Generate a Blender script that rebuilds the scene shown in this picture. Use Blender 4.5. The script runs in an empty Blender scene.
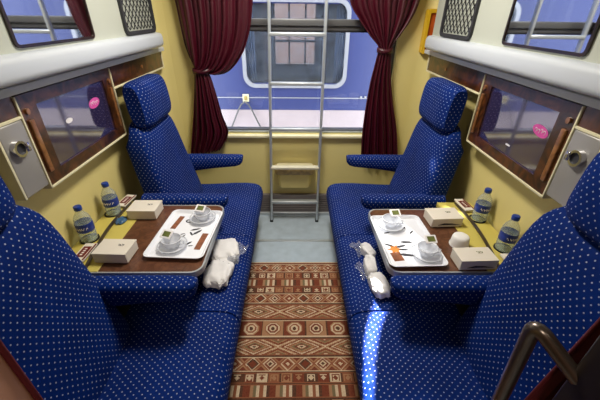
import bpy, bmesh, math, random
from mathutils import Vector, Matrix
random.seed(4)
PI = math.pi
S = bpy.context.scene
C = S.collection

# ------------------------------------------------------------------ materials
def lin(c):
    return tuple(((v/255)/12.92 if v/255 <= .04045 else ((v/255+.055)/1.055)**2.4) for v in c) + (1.0,)

class N:
    def __init__(s, name):
        s.m = bpy.data.materials.new(name); s.m.use_nodes = True
        s.t = s.m.node_tree; s.n = s.t.nodes
        s.b = s.n['Principled BSDF']; s.out = s.n['Material Output']
    def add(s, t, **k):
        x = s.n.new(t)
        for a, v in k.items(): setattr(x, a, v)
        return x
    def link(s, a, b): s.t.links.new(a, b)
    def math(s, op, a, b=None, c=None):
        x = s.n.new('ShaderNodeMath'); x.operation = op
        for i, v in enumerate((a, b, c)):
            if v is None: continue
            if isinstance(v, (int, float)): x.inputs[i].default_value = v
            else: s.link(v, x.inputs[i])
        return x.outputs[0]
    def mix(s, f, a, b):
        x = s.n.new('ShaderNodeMix'); x.data_type = 'RGBA'
        for sock, v in ((x.inputs[0], f), (x.inputs[6], a), (x.inputs[7], b)):
            if isinstance(v, (int, float, tuple)): sock.default_value = v
            else: s.link(v, sock)
        return x.outputs[2]

def pmat(name, rgb, rough=.5, metal=0, spec=.5, var=.08, scale=8, bump=0.0, bscale=60, coat=0):
    n = N(name)
    tc = n.add('ShaderNodeTexCoord'); no = n.add('ShaderNodeTexNoise')
    no.inputs['Scale'].default_value = scale; no.inputs['Detail'].default_value = 3
    n.link(tc.outputs['Object'], no.inputs['Vector'])
    c = lin(rgb); d = tuple(v*(1-var*2) for v in c[:3])+(1,); e = tuple(min(1, v*(1+var)) for v in c[:3])+(1,)
    n.link(n.mix(no.outputs['Fac'], d, e), n.b.inputs['Base Color'])
    n.b.inputs['Roughness'].default_value = rough; n.b.inputs['Metallic'].default_value = metal
    n.b.inputs['Specular IOR Level'].default_value = spec
    if coat: n.b.inputs['Coat Weight'].default_value = coat; n.b.inputs['Coat Roughness'].default_value = .08
    if bump:
        n2 = n.add('ShaderNodeTexNoise'); n2.inputs['Scale'].default_value = bscale
        n.link(tc.outputs['Object'], n2.inputs['Vector'])
        bp = n.add('ShaderNodeBump'); bp.inputs['Strength'].default_value = bump; bp.inputs['Distance'].default_value = .003
        n.link(n2.outputs['Fac'], bp.inputs['Height']); n.link(bp.outputs[0], n.b.inputs['Normal'])
    return n.m

def fabric():
    n = N('dotted_blue_moquette')
    uv = n.add('ShaderNodeUVMap'); sp = n.add('ShaderNodeSeparateXYZ'); n.link(uv.outputs[0], sp.inputs[0])
    px, py = .0235, .0300
    def dots(ox, oy, r):
        u = n.math('SUBTRACT', n.math('FRACT', n.math('ADD', n.math('DIVIDE', sp.outputs[0], px), ox)), .5)
        v = n.math('SUBTRACT', n.math('FRACT', n.math('ADD', n.math('DIVIDE', sp.outputs[1], py), oy)), .5)
        u = n.math('MULTIPLY', u, px); v = n.math('MULTIPLY', v, py)
        d = n.math('SQRT', n.math('ADD', n.math('MULTIPLY', u, u), n.math('MULTIPLY', v, v)))
        return n.math('LESS_THAN', d, r)
    f = n.math('MAXIMUM', dots(0, 0, .0024), dots(.5, .5, .0024))
    f = n.math('MULTIPLY', f, .56)
    no = n.add('ShaderNodeTexNoise'); no.inputs['Scale'].default_value = 6; no.inputs['Detail'].default_value = 4
    tc = n.add('ShaderNodeTexCoord'); n.link(tc.outputs['Object'], no.inputs['Vector'])
    base = n.mix(no.outputs['Fac'], lin((0, 21, 77)), lin((0, 43, 123)))
    n.link(n.mix(f, base, lin((196, 204, 226))), n.b.inputs['Base Color'])
    n.b.inputs['Roughness'].default_value = .75
    n.b.inputs['Sheen Weight'].default_value = .02; n.b.inputs['Sheen Tint'].default_value = lin((40, 120, 220))
    n.b.inputs['Specular IOR Level'].default_value = .12
    w = n.add('ShaderNodeTexNoise'); w.inputs['Scale'].default_value = 350
    n.link(tc.outputs['Object'], w.inputs['Vector'])
    bp = n.add('ShaderNodeBump'); bp.inputs['Strength'].default_value = .35; bp.inputs['Distance'].default_value = .002
    n.link(w.outputs['Fac'], bp.inputs['Height']); n.link(bp.outputs[0], n.b.inputs['Normal'])
    return n.m

def wood(name, a, b, scale=7, rough=.28, coat=.5):
    n = N(name)
    tc = n.add('ShaderNodeTexCoord')
    n1 = n.add('ShaderNodeTexNoise'); n1.inputs['Scale'].default_value = scale; n1.inputs['Detail'].default_value = 8
    n1.inputs['Distortion'].default_value = 2.5; n.link(tc.outputs['Object'], n1.inputs['Vector'])
    n2 = n.add('ShaderNodeTexNoise'); n2.inputs['Scale'].default_value = scale*9; n2.inputs['Detail'].default_value = 4
    n.link(tc.outputs['Object'], n2.inputs['Vector'])
    cr = n.add('ShaderNodeValToRGB'); cr.color_ramp.elements[0].position = .36; cr.color_ramp.elements[1].position = .66
    cr.color_ramp.elements[0].color = lin(a); cr.color_ramp.elements[1].color = lin(b)
    n.link(n1.outputs['Fac'], cr.inputs[0])
    n.link(n.mix(n.math('MULTIPLY', n2.outputs['Fac'], .5), cr.outputs[0], lin(tuple(v*.55 for v in a))), n.b.inputs['Base Color'])
    n.b.inputs['Roughness'].default_value = rough; n.b.inputs['Coat Weight'].default_value = coat
    n.b.inputs['Coat Roughness'].default_value = .15
    return n.m

def thin_glass(name, tint=(1, 1, 1), refl=1.0, haze=None, hz=0):
    n = N(name)
    tr = n.add('ShaderNodeBsdfTransparent'); tr.inputs[0].default_value = tuple(tint)+(1,)
    gl = n.add('ShaderNodeBsdfGlossy'); gl.inputs['Roughness'].default_value = .02
    fr = n.add('ShaderNodeLayerWeight'); fr.inputs['Blend'].default_value = .5
    fres = n.math('MULTIPLY_ADD', n.math('POWER', fr.outputs['Facing'], 4), .8, .035)
    mx = n.add('ShaderNodeMixShader')
    n.link(n.math('MINIMUM', n.math('MULTIPLY', fres, refl), 1.0), mx.inputs[0]); n.link(tr.outputs[0], mx.inputs[1]); n.link(gl.outputs[0], mx.inputs[2])
    last = mx
    if haze:
        df = n.add('ShaderNodeBsdfDiffuse'); no = n.add('ShaderNodeTexNoise'); no.inputs['Scale'].default_value = 9
        df.inputs[0].default_value = lin(haze)
        tc = n.add('ShaderNodeTexCoord'); n.link(tc.outputs['Object'], no.inputs['Vector'])
        m2 = n.add('ShaderNodeMixShader'); n.link(n.math('MULTIPLY', no.outputs['Fac'], hz*2), m2.inputs[0])
        n.link(mx.outputs[0], m2.inputs[1]); n.link(df.outputs[0], m2.inputs[2]); last = m2
    n.link(last.outputs[0], n.out.inputs[0])
    n.n.remove(n.b)
    return n.m

def emis(name, rgb, st):
    n = N(name); n.b.inputs['Base Color'].default_value = lin(rgb)
    n.b.inputs['Emission Color'].default_value = lin(rgb); n.b.inputs['Emission Strength'].default_value = st
    return n.m

M = {
 'fabric': fabric(),
 'yellow': pmat('yellow_wall_laminate', (226, 210, 138), .42, var=.05, scale=3),
 'cream': pmat('cream_trim', (226, 218, 180), .4, var=.03),
 'white': pmat('white_berth_shell', (196, 200, 186), .38, var=.03, scale=3),
 'lipwhite': pmat('white_plastic_lip', (200, 206, 213), .35, var=.02, scale=3),
 'ceiling': pmat('ceiling_paint', (210, 205, 190), .7),
 'floor': pmat('blue_grey_vinyl', (178, 192, 202), .28, var=.12, scale=14, bump=.1, bscale=200),
 'corridor': pmat('corridor_wall', (120, 85, 60), .6),
 'wood': wood('dark_burl_veneer', (40, 20, 8), (104, 58, 26), 9),
 'wood2': wood('light_burl_veneer', (116, 72, 38), (172, 116, 66), 12),
 'table': wood('brown_table_laminate', (90, 54, 36), (122, 80, 56), 18, .3, .2),
 'alu': pmat('brushed_aluminium', (196, 202, 206), .38, .6, var=.06, scale=20),
 'rungpl': pmat('ivory_step_tread', (220, 214, 190), .5),
 'steel': pmat('grey_steel_plate', (168, 165, 160), .42, .4, var=.05, scale=5),
 'chrome': pmat('chrome', (215, 215, 218), .12, 1, var=.02),
 'darksteel': pmat('dark_handle_steel', (120, 110, 104), .3, .9, var=.2, scale=30),
 'frame': pmat('window_frame_metal', (108, 108, 108), .4, .5, var=.1),
 'black': pmat('black_plastic', (22, 22, 24), .5),
 'darkgrey': pmat('dark_grey_rubber', (48, 48, 52), .6),
 'curtain': pmat('maroon_satin', (66, 4, 22), .42, spec=.5, var=.2, scale=5, bump=.15, bscale=120),
 'basket': pmat('yellow_bin_plastic', (246, 226, 140), .4),
 'marble': pmat('mottled_bin_lid', (205, 180, 120), .4, var=.35, scale=40),
 'orange': pmat('orange_box_face', (190, 84, 24), .4, var=.15, scale=20),
 'ybox': pmat('yellow_box_frame', (222, 178, 36), .4),
 'tray': pmat('white_melamine', (236, 238, 244), .18, var=.02),
 'card': pmat('white_card', (228, 220, 206), .6, var=.04),
 'pinkcard': pmat('pink_tinted_card', (206, 150, 132), .6, var=.04),
 'paperred': pmat('red_packet_print', (110, 24, 18), .35, var=.3, scale=60),
 'green': pmat('dull_green_print', (108, 116, 50), .5, var=.4, scale=90),
 'ink': pmat('dark_ink', (38, 36, 44), .5, var=.3, scale=80),
 'wafer': pmat('brown_orange_print', (150, 92, 62), .4, var=.45, scale=70),
 'orangeprint': pmat('orange_print', (222, 130, 50), .4, var=.3, scale=60),
 'cap': pmat('blue_cap', (22, 60, 150), .35),
 'label': pmat('blue_bottle_label', (34, 66, 168), .3, var=.5, scale=45),
 'pink': pmat('pink_sticker', (216, 84, 164), .4),
 'paper': pmat('white_print', (240, 236, 236), .5),
 'cup': pmat('white_foam', (236, 234, 230), .6, var=.03),
 'wrap': pmat('white_napkin', (226, 224, 222), .5, var=.06, scale=30, bump=.5, bscale=50),
 'darkred': pmat('dark_red_drape', (92, 12, 26), .7, var=.2),
 'jamb': pmat('tan_jamb', (200, 150, 124), .5),
 'jambdark': pmat('dark_brown_frame', (34, 26, 22), .35, var=.2),
 'tblue': pmat('carriage_blue', (60, 70, 126), .35, var=.05, scale=2),
 'tbelt': pmat('carriage_pale_belt', (186, 172, 178), .4, var=.06, scale=6),
 'tframe': pmat('carriage_window_frame', (170, 172, 184), .35, .2),
 'tint': pmat('carriage_interior', (150, 128, 116), .6, var=.15),
 'tdark': pmat('carriage_dark_interior', (66, 58, 62), .6, var=.15),
 'treflect': pmat('pale_blue_reflection', (92, 120, 170), .7, var=.25, scale=12),
 'gold': pmat('gold_catch', (200, 180, 110), .4, .3, var=.3, scale=60),
 'ground': pmat('track_ballast', (90, 84, 80), .9, var=.3, scale=20, bump=.5),
 'blueplastic': pmat('blue_foil', (70, 110, 150), .25, var=.4, scale=60),
 'glass': thin_glass('window_glass', (.97, .98, .98), .8),
 'tglass': thin_glass('carriage_glass', (.72, .76, .80), 1.0, (150, 160, 180), .12),
 'bottle': thin_glass('clear_bottle', (.95, .98, .98), 1.5, (215, 228, 232), .22),
 'clearcup': thin_glass('clear_cup', (.95, .96, .97), 1.8, (236, 238, 244), .45),
 'film': thin_glass('clear_film', (.93, .94, .97), 2.5, (220, 225, 235), .15),
}
# mirror + tv glass
n = N('mirror_silver'); n.b.inputs['Base Color'].default_value = (.8, .82, .84, 1); n.b.inputs['Metallic'].default_value = 1; n.b.inputs['Roughness'].default_value = .03; M['mirror'] = n.m
n = N('screen_glass')
n.b.inputs['Base Color'].default_value = lin((52, 44, 74)); n.b.inputs['Roughness'].default_value = .07
n.b.inputs['IOR'].default_value = 1.9; n.b.inputs['Specular IOR Level'].default_value = .9; n.b.inputs['Coat Weight'].default_value = .7; M['screen'] = n.m
M['lampem'] = emis('lamp_diffuser_glow', (255, 242, 222), 6)

# ------------------------------------------------------------------ mesh helpers
def cube_uv(me):
    uvl = me.uv_layers.new(name='UVMap')
    for p in me.polygons:
        nx, ny, nz = (abs(v) for v in p.normal)
        for li in p.loop_indices:
            c = me.vertices[me.loops[li].vertex_index].co
            if nx >= ny*.9 and nx >= nz*.9: uv = (c.y, c.z)
            elif nz >= ny: uv = (c.y, c.x)
            else: uv = (c.x, c.z)
            uvl.data[li].uv = uv

def obj(name, bm, m, parent=None, smooth=True, loc=None, uv=False, ang=40):
    me = bpy.data.meshes.new(name)
    bmesh.ops.recalc_face_normals(bm, faces=bm.faces[:])
    bm.to_mesh(me); bm.free()
    if uv: cube_uv(me)
    me.materials.append(M[m] if isinstance(m, str) else m)
    if smooth:
        for p in me.polygons: p.use_smooth = True
        me.set_sharp_from_angle(angle=math.radians(ang))
    o = bpy.data.objects.new(name, me); C.objects.link(o)
    if parent:
        o.parent = parent
        o.matrix_parent_inverse = Matrix.Identity(4)
        # geometry is written in world coordinates: shift to the root's frame
        w = Vector((0, 0, 0)); q = parent
        while q: w += q.location; q = q.parent
        me.transform(Matrix.Translation(-w))
    return o

def tag(o, label, cat, group=None, kind=None):
    if label: o['label'] = label
    if cat: o['category'] = cat
    if group: o['group'] = group
    if kind: o['kind'] = kind
    return o

def thing(name, label, cat, loc=(0, 0, 0), group=None):
    o = bpy.data.objects.new(name, None); C.objects.link(o); o.empty_display_size = .05
    o.location = loc
    return tag(o, label, cat, group)

def struct(name, bm, m, parent=None, **k):
    o = obj(name, bm, m, parent, **k)
    if not parent: o['kind'] = 'structure'
    return o

def BM(): return bmesh.new()

def box(bm, x0, x1, y0, y1, z0, z1, r=0, seg=3, mat=None):
    x0, x1 = min(x0, x1), max(x0, x1); y0, y1 = min(y0, y1), max(y0, y1); z0, z1 = min(z0, z1), max(z0, z1)
    t = bmesh.new()
    bmesh.ops.create_cube(t, size=1)
    for v in t.verts:
        v.co = Vector(((x0+x1)/2+v.co.x*(x1-x0), (y0+y1)/2+v.co.y*(y1-y0), (z0+z1)/2+v.co.z*(z1-z0)))
    if r: bmesh.ops.bevel(t, geom=t.edges[:], offset=r, segments=seg, profile=.5, affect='EDGES')
    if mat is not None: t.transform(mat)
    merge(bm, t)
    return bm

def merge(bm, t):
    me = bpy.data.meshes.new('tmp'); t.to_mesh(me); t.free(); bm.from_mesh(me); bpy.data.meshes.remove(me)

def loft(bm, rings, closed=True, cap=True):
    vs = [[bm.verts.new(p) for p in r] for r in rings]
    n = len(rings[0])
    for a, b in zip(vs, vs[1:]):
        for i in range(n if closed else n-1):
            j = (i+1) % n
            bm.faces.new((a[i], a[j], b[j], b[i]))
    if cap:
        bm.faces.new(vs[0]); bm.faces.new(vs[-1])
    return bm

def tube(bm, pts, r, n=10, closed=False):
    pts = [Vector(p) for p in pts]; rings = []
    up = None
    for i, p in enumerate(pts):
        if closed: d = (pts[(i+1) % len(pts)]-pts[i-1])
        else: d = pts[min(i+1, len(pts)-1)]-pts[max(i-1, 0)]
        d.normalize()
        if up is None: up = Vector((0, 0, 1)) if abs(d.z) < .9 else Vector((1, 0, 0))
        a = d.cross(up); a.normalize(); b = a.cross(d); b.normalize(); up = b
        rr = r[i] if isinstance(r, (list, tuple)) else r
        rings.append([p+(a*math.cos(2*PI*k/n)+b*math.sin(2*PI*k/n))*rr for k in range(n)])
    if closed: rings.append(rings[0])
    return loft(bm, rings, cap=not closed)

def lathe(bm, cx, cy, prof, n=24, cap=False):
    rings = [[(cx+r*math.cos(2*PI*k/n), cy+r*math.sin(2*PI*k/n), z) for k in range(n)] for r, z in prof]
    return loft(bm, rings, cap=cap)

def rpts(w, h, r, n=6, cx=0, cy=0):
    o = []
    for k, (sx, sy) in enumerate(((1, 1), (-1, 1), (-1, -1), (1, -1))):
        for i in range(n+1):
            a = PI/2*k+PI/2*i/n
            o.append((cx+sx*(w/2-r)+r*math.cos(a), cy+sy*(h/2-r)+r*math.sin(a)))
    return o

def prism(bm, pts, z0, z1, f=lambda a, b, c: (a, b, c), bev=0):
    if bev:
        cx = sum(p[0] for p in pts)/len(pts); cy = sum(p[1] for p in pts)/len(pts)
        def sh(d):
            return [(p[0]+(cx-p[0])/max(1e-6, math.hypot(cx-p[0], cy-p[1]))*d, p[1]+(cy-p[1])/max(1e-6, math.hypot(cx-p[0], cy-p[1]))*d) for p in pts]
        rs = [(sh(bev), z0), (pts, z0+bev), (pts, z1-bev), (sh(bev), z1)]
    else: rs = [(pts, z0), (pts, z1)]
    return loft(bm, [[f(a, b, z) for a, b in P] for P, z in rs])

def ringframe(bm, outer, inner, d0, d1, f):
    rs = [[f(a, b, d) for a, b in P] for P, d in ((outer, d0), (outer, d1), (inner, d1), (inner, d0), (outer, d0))]
    return loft(bm, rs, cap=False)

def selip(t, e):
    c, s = math.cos(t), math.sin(t)
    return math.copysign(abs(c)**(2/e), c), math.copysign(abs(s)**(2/e), s)

def disc(bm, c, rx, ry, f, th=.0008, n=24):
    return prism(bm, [(c[0]+rx*math.cos(2*PI*k/n), c[1]+ry*math.sin(2*PI*k/n)) for k in range(n)], 0, th, f)

side = {-1: 'left', 1: 'right'}

# ------------------------------------------------------------------ the room
YW = 2.50; YD = .22; XW = 1.0; ZC = 2.32
b = BM(); box(b, -1.06, 1.06, -1.1, 2.62, -.05, 0); struct('floor', b, 'floor')
b = BM(); box(b, -1.06, 1.06, -1.1, 2.62, ZC, ZC+.05); struct('ceiling', b, 'ceiling')
for s in (-1, 1):
    b = BM(); box(b, s*XW, s*(XW+.05), -1.15, YW+.1, 0, ZC)
    # rounded corner post towards the window wall
    pts = [(s*XW, YW-.12)] + [(s*(XW-.12+.12*math.cos(a)), YW-.12+.12*math.sin(a)) for a in [PI/2*i/6 for i in range(1, 7)]] + [(s*XW, YW)]
    prism(b, pts, 0, ZC)
    struct('wall_'+side[s], b, 'yellow')
# window wall
b = BM()
WX = .72; Z0 = .75; Z1 = 1.98
box(b, -XW, -WX, YW, YW+.1, 0, ZC); box(b, WX, XW, YW, YW+.1, 0, ZC)
box(b, -WX, WX, YW, YW+.1, 0, Z0); box(b, -WX, WX, YW, YW+.1, Z1, ZC)
struct('wall_back', b, 'yellow', smooth=False)
w = thing('window_1', None, None, (0, YW+.05, Z0)); w['kind'] = 'structure'
b = BM()
for x in (-WX, WX-.04): box(b, x, x+.04, YW+.03, YW+.09, Z0, Z1, .004)
box(b, -WX, WX, YW+.03, YW+.09, Z0, Z0+.03, .004); box(b, -WX, WX, YW+.03, YW+.09, Z1-.04, Z1, .004)
obj('window_frame', b, 'frame', w)
b = BM(); box(b, -WX, WX, YW+.01, YW+.07, 1.515, 1.558, .006); box(b, -WX, WX, YW+.03, YW+.08, 1.488, 1.515, .003)
obj('transom', b, 'frame', w)
b = BM(); box(b, -WX, WX, YW+.026, YW+.032, 1.478, 1.489, .001); obj('transom_seal', b, 'black', w)
b = BM(); box(b, -WX+.03, WX-.03, YW+.06, YW+.064, Z0+.02, 1.50); box(b, -WX+.03, WX-.03, YW+.06, YW+.064, 1.54, Z1-.03)
obj('pane', b, 'glass', w, smooth=False)
b = BM(); box(b, -WX+.02, WX-.02, YW+.02, YW+.03, Z0+.003, Z0+.018, .003); obj('lower_rail', b, 'alu', w)
b = BM(); box(b, -.80, .80, YW-.035, YW+.03, .722, .748, .008); struct('trim_1', b, 'cream')
b = BM(); box(b, -.86, .86, YW-.03, YW, .0, .205, .004)
for k in range(6): box(b, -.84, .84, YW-.036, YW-.028, .055+k*.022, .063+k*.022)
struct('baseboard_back', b, pmat('heater_grille_grey', (120, 112, 110), .5), smooth=False)
b = BM(); box(b, -.86, .86, YW-.05, YW-.03, 0, .03, .004); struct('trim_2', b, 'alu')
b = BM(); box(b, -.34, .34, 2.06, 2.085, 0, .006, .002); struct('trim_5', b, 'alu')
# doorway wall with jambs, and the corridor behind
b = BM()
DX = .385
box(b, -XW, -DX, YD-.04, YD+.02, 0, ZC); box(b, DX+.03, XW, YD-.04, YD+.02, 0, ZC); box(b, -DX, DX+.03, YD-.04, YD+.02, 2.02, ZC)
struct('wall_front', b, 'corridor', smooth=False)
b = BM(); box(b, -DX-.06, -DX+.026, YD-.05, YD+.03, 0, 2.02, .004); struct('trim_3', b, 'jamb')
b = BM(); box(b, -DX+.020, -DX+.032, YD+.028, YD+.034, 0, 2.02, .003); struct('trim_4', b, 'darkred')
d = thing('door_1', None, None, (.42, YD, 0)); d['kind'] = 'structure'
b = BM(); box(b, .378, .41, YD-.03, YD+.035, 0, 2.02, .004); box(b, .41, .46, YD-.09, YD-.05, 0, 2.02, .003)
obj('door_leaf', b, 'jambdark', d)
b = BM()
def arc(c, r, a0, a1, n=6): return [(c[0]+r*math.cos(a0+(a1-a0)*i/n), c[1]+r*math.sin(a0+(a1-a0)*i/n)) for i in range(n+1)]
# D handle, standing off the door edge into the compartment
hp = [(.400, .25, 1.165), (.385, .262, 1.172)]
P0, P1, P2, P3 = Vector((.386, .248, 1.172)), Vector((.342, .300, 1.222)), Vector((.362, .302, .96)), Vector((.386, .248, .93))
def rounded_path(P, r=.03, n=6):
    out = [P[0]]
    for a, q, c in zip(P, P[1:], P[2:]):
        d1 = (a-q).normalized(); d2 = (c-q).normalized()
        for i in range(n+1):
            t = i/n; out.append((q+d1*r)*(1-t)**2 + q*2*t*(1-t) + (q+d2*r)*t*t)
    out.append(P[-1]); return out
tube(b, rounded_path([P0, P1, P2, P3], .022), .011, 12)
obj('door_handle', b, 'darksteel', d)
b = BM(); box(b, -1.06, 1.06, -1.15, -1.1, 0, ZC); struct('wall_corridor', b, 'corridor')
# dark red drape inside the right jamb
b = BM(); rows = []
for i in range(25):
    z = 2.0-1.9*i/24; xl = .414 if z > 1.3 else .414-(1.3-z)*.15
    xl = max(xl, .30)
    rows.append([(xl+(.46-xl)*k/16, YD+.058+.005*math.sin(k*1.6), z) for k in range(17)])
loft(b, rows, closed=False, cap=False)
o = obj('door_curtain', b, 'darkred'); tag(o, 'narrow dark red drape hanging beside the right door frame', 'curtain')
md = o.modifiers.new('s', 'SOLIDIFY'); md.thickness = .004

# ------------------------------------------------------------------ seats
def fprof(z):   # distance of the backrest's front face from the middle of the aisle
    P = [(.30, .66), (.47, .685), (.72, .75), (.98, .80), (1.06, .82)]
    for (a, p), (c, q) in zip(P, P[1:]):
        if z <= c: return p+(q-p)*(max(z, a)-a)/(c-a)
    return P[-1][1]

def bench_profile(s, inset=0):
    # x,z outline of a cushion, from back to front
    pts = [(.74, .30), (.30, .215), (.275, .23)]
    pts += [(.262, .28), (.250, .34), (.248, .385), (.256, .418), (.275, .440), (.305, .452), (.36, .458), (.45, .458), (.56, .452), (.66, .447), (.74, .445)]
    return pts

def seat_cushion(bm, s, y0, y1, round0=0, round1=0):
    pr = bench_profile(s); rings = []
    cz = .34
    ys = []
    n = 5
    if round0: ys += [(y0+round0*(1-math.cos(PI/2*i/n)), math.sin(PI/2*i/n)*round0-round0) for i in range(n)]
    else: ys += [(y0, -.004), (y0+.003, 0)]
    m = 12
    ya = y0+(round0 or .003); yb = y1-(round1 or .003)
    ys += [(ya+(yb-ya)*i/m, 0) for i in range(1, m)]
    if round1: ys += [(y1-round1+round1*math.sin(PI/2*i/n), round1*math.cos(PI/2*i/n)-round1) for i in range(n+1)]
    else: ys += [(y1-.003, 0), (y1, -.004)]
    for y, ins in ys:
        r = []
        for x, z in pr:
            zz = z+(ins*.9 if z > .3 else -ins*.3)
            xx = x-ins if x < .5 else x
            r.append((s*xx, y, zz))
        rings.append(r)
    loft(bm, rings)

def train_seat(s, yc, label):
    t = thing('train_seat', label, 'seat', (s*.6, yc, 0), 'blue dotted compartment seats')
    far = yc > 1.2
    b = BM()
    if far: seat_cushion(b, s, 1.545, 2.245, 0, .05)
    else: seat_cushion(b, s, .30, .975, .03, 0)
    obj('seat_cushion', b, 'fabric', t, uv=True)
    b = BM(); y0, y1 = (1.55, 2.20) if far else (.30, .97)
    box(b, s*.36, s*.99, y0, y1, .0, .30, .004)
    obj('seat_base', b, 'darkgrey', t)
    # backrest: rings going up
    up = 0 if far else .035
    b = BM(); rings = []
    zs = [.40, .44, .52, .60, .68, .76, .84, .90, .95, .99, 1.02, 1.045, 1.06]
    for z in zs:
        xf = fprof(z); hw = .272-(.03*max(0, z-.7)/.3)
        xb = .86+.08*max(0, z-.45)/.5 if z < .95 else .912 if z > 1.0 else .94-.028*(z-.95)/.05
        if z > .92:
            k = (z-.92)/.14; hw -= .075*(1-math.sqrt(max(0, 1-k*k))); xf += .045*(1-math.sqrt(max(0, 1-k*k)))
        cx, hd = (xf+xb)/2, (xb-xf)/2
        rr = []
        for i in range(40):
            a, c = selip(2*PI*i/40, 5)
            x = cx-hd*a
            # soft bulge of the front face
            if a > 0: x -= .012*max(0, 1-abs(c)**2)
            rr.append((s*x, yc+hw*c, z+up*min(1, max(0, (z-.6)/.3))))
        rings.append(rr)
    loft(b, rings)
    obj('backrest', b, 'fabric', t, uv=True)
    # headrest roll
    b = BM(); rings = []; yh = yc if far else yc-.045
    hwid = .195
    for i in range(15):
        u = -1+2*i/14; k = (1-abs(u)**7)**.5 if abs(u) < 1 else 0
        k = max(k, .55)
        rr = []
        for j in range(32):
            a, c = selip(2*PI*j/32, 3.2)
            rr.append((s*((.840 if far else .850)+.068*a*k+.010*c), yh+u*hwid, 1.155+up+.120*c*(k*.3+.7)))
        rings.append(rr)
    loft(b, rings)
    obj('headrest', b, 'fabric', t, uv=True)
    # armrests
    ends = ((1.595, 0), (2.205, 1)) if far else ((.925, 0), (.347, 1))
    for ya, kk in ends:
        b = BM(); rings = []
        L = [(.86, .045, .078), (.78, .048, .066), (.70, .048, .058), (.60, .048, .050), (.50, .047, .045), (.44, .045, .042), (.405, .040, .036), (.388, .030, .026), (.382, .012, .010)]
        for x, wy, wz in L:
            rr = []
            for j in range(24):
                a, c = selip(2*PI*j/24, 2.8)
                rr.append((s*x, ya+wy*a, .692-.040*1.0+ (.043-wz)*.9 + wz*c - (.006 if kk and far else 0)))
            rings.append(rr)
        loft(b, rings)
        obj('armrest', b, 'fabric', t, uv=True)
    return t

train_seat(-1, 1.90, 'blue dotted train seat at far left, beside the window and bunched left curtain')
train_seat(1, 1.865, 'blue dotted train seat at far right, beside the window and orange wall box')
train_seat(-1, .66, 'blue dotted train seat filling the near left corner, in front of the table')
train_seat(1, .66, 'blue dotted train seat in the near right corner, behind the door handle')

# middle seats (cushion only; their backs are folded down as tables)
def middle(s):
    t = thing('middle_seat', 'blue dotted middle seat cushion beneath the %s fold-down table' % side[s], 'seat', (s*.6, 1.26, 0), 'middle seat cushions under the tables')
    b = BM(); seat_cushion(b, s, .978, 1.542); obj('seat_cushion', b, 'fabric', t, uv=True)
    b = BM(); box(b, s*.36, s*.99, .975, 1.545, 0, .30, .004); obj('seat_base', b, 'darkgrey', t)
    q = thing('folding_table', 'brown laminate fold-down table on the %s wall with yellow ledge' % side[s], 'table', (s*.66, 1.26, .60), 'brown fold-down tables')
    f = lambda a, c, z: (a, c, z)
    b = BM(); y0, y1 = .985, (1.502 if s < 0 else 1.465)
    xi = .385 if s < 0 else .398
    pts = [(s*(x), y) for x, y in rpts(.865-xi, y1-y0, .045, 6, (.865+xi)/2, (y0+y1)/2)]
    prism(b, pts, .664, .68, f, .002); obj('table_top', b, 'table', q)
    b = BM()
    o = [(s*x, y) for x, y in rpts(.877-xi, y1-y0+.012, .05, 6, (.865+xi)/2, (y0+y1)/2)]
    i_ = [(s*x, y) for x, y in rpts(.863-xi, y1-y0-.002, .045, 6, (.865+xi)/2, (y0+y1)/2)]
    ringframe(b, o, i_, .654, .6815, f); obj('edge_band', b, 'alu', q)
    b = BM(); box(b, s*.43, s*.985, 1.01, y1-.02, .59, .656, .02, 4); obj('folded_backrest', b, 'fabric', q, uv=True)
    b = BM(); box(b, s*.80, s*.99, .985, 1.54, .656, .6835, .002)
    obj('ledge', b, pmat('yellow_ledge', (206, 190, 96), .35, var=.06), q)
    # curved dark hinge strip lying along the ledge
    b = BM(); rows = []
    for i in range(21):
        t_ = i/20; y = 1.0+.53*t_
        x = .852+.05*t_+.014*math.sin(t_*PI*1.0+.2); z = .6855+.012*math.sin(t_*PI)
        rows.append([(s*(x-.007), y, z), (s*(x+.007), y, z+.002), (s*(x+.007), y, z-.002), (s*(x-.007), y, z-.004)])
    loft(b, rows); obj('hinge_strip', b, 'darksteel', q)
    # cup recess rings
    for yy in ((1.20, 1.42) if s < 0 else (1.13, 1.37)):
        b = BM(); lathe(b, s*.945, yy, [(.041, .684), (.041, .688), (.034, .688), (.034, .684)]); obj('cup_ring', b, 'black', q)
middle(-1); middle(1)

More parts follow.
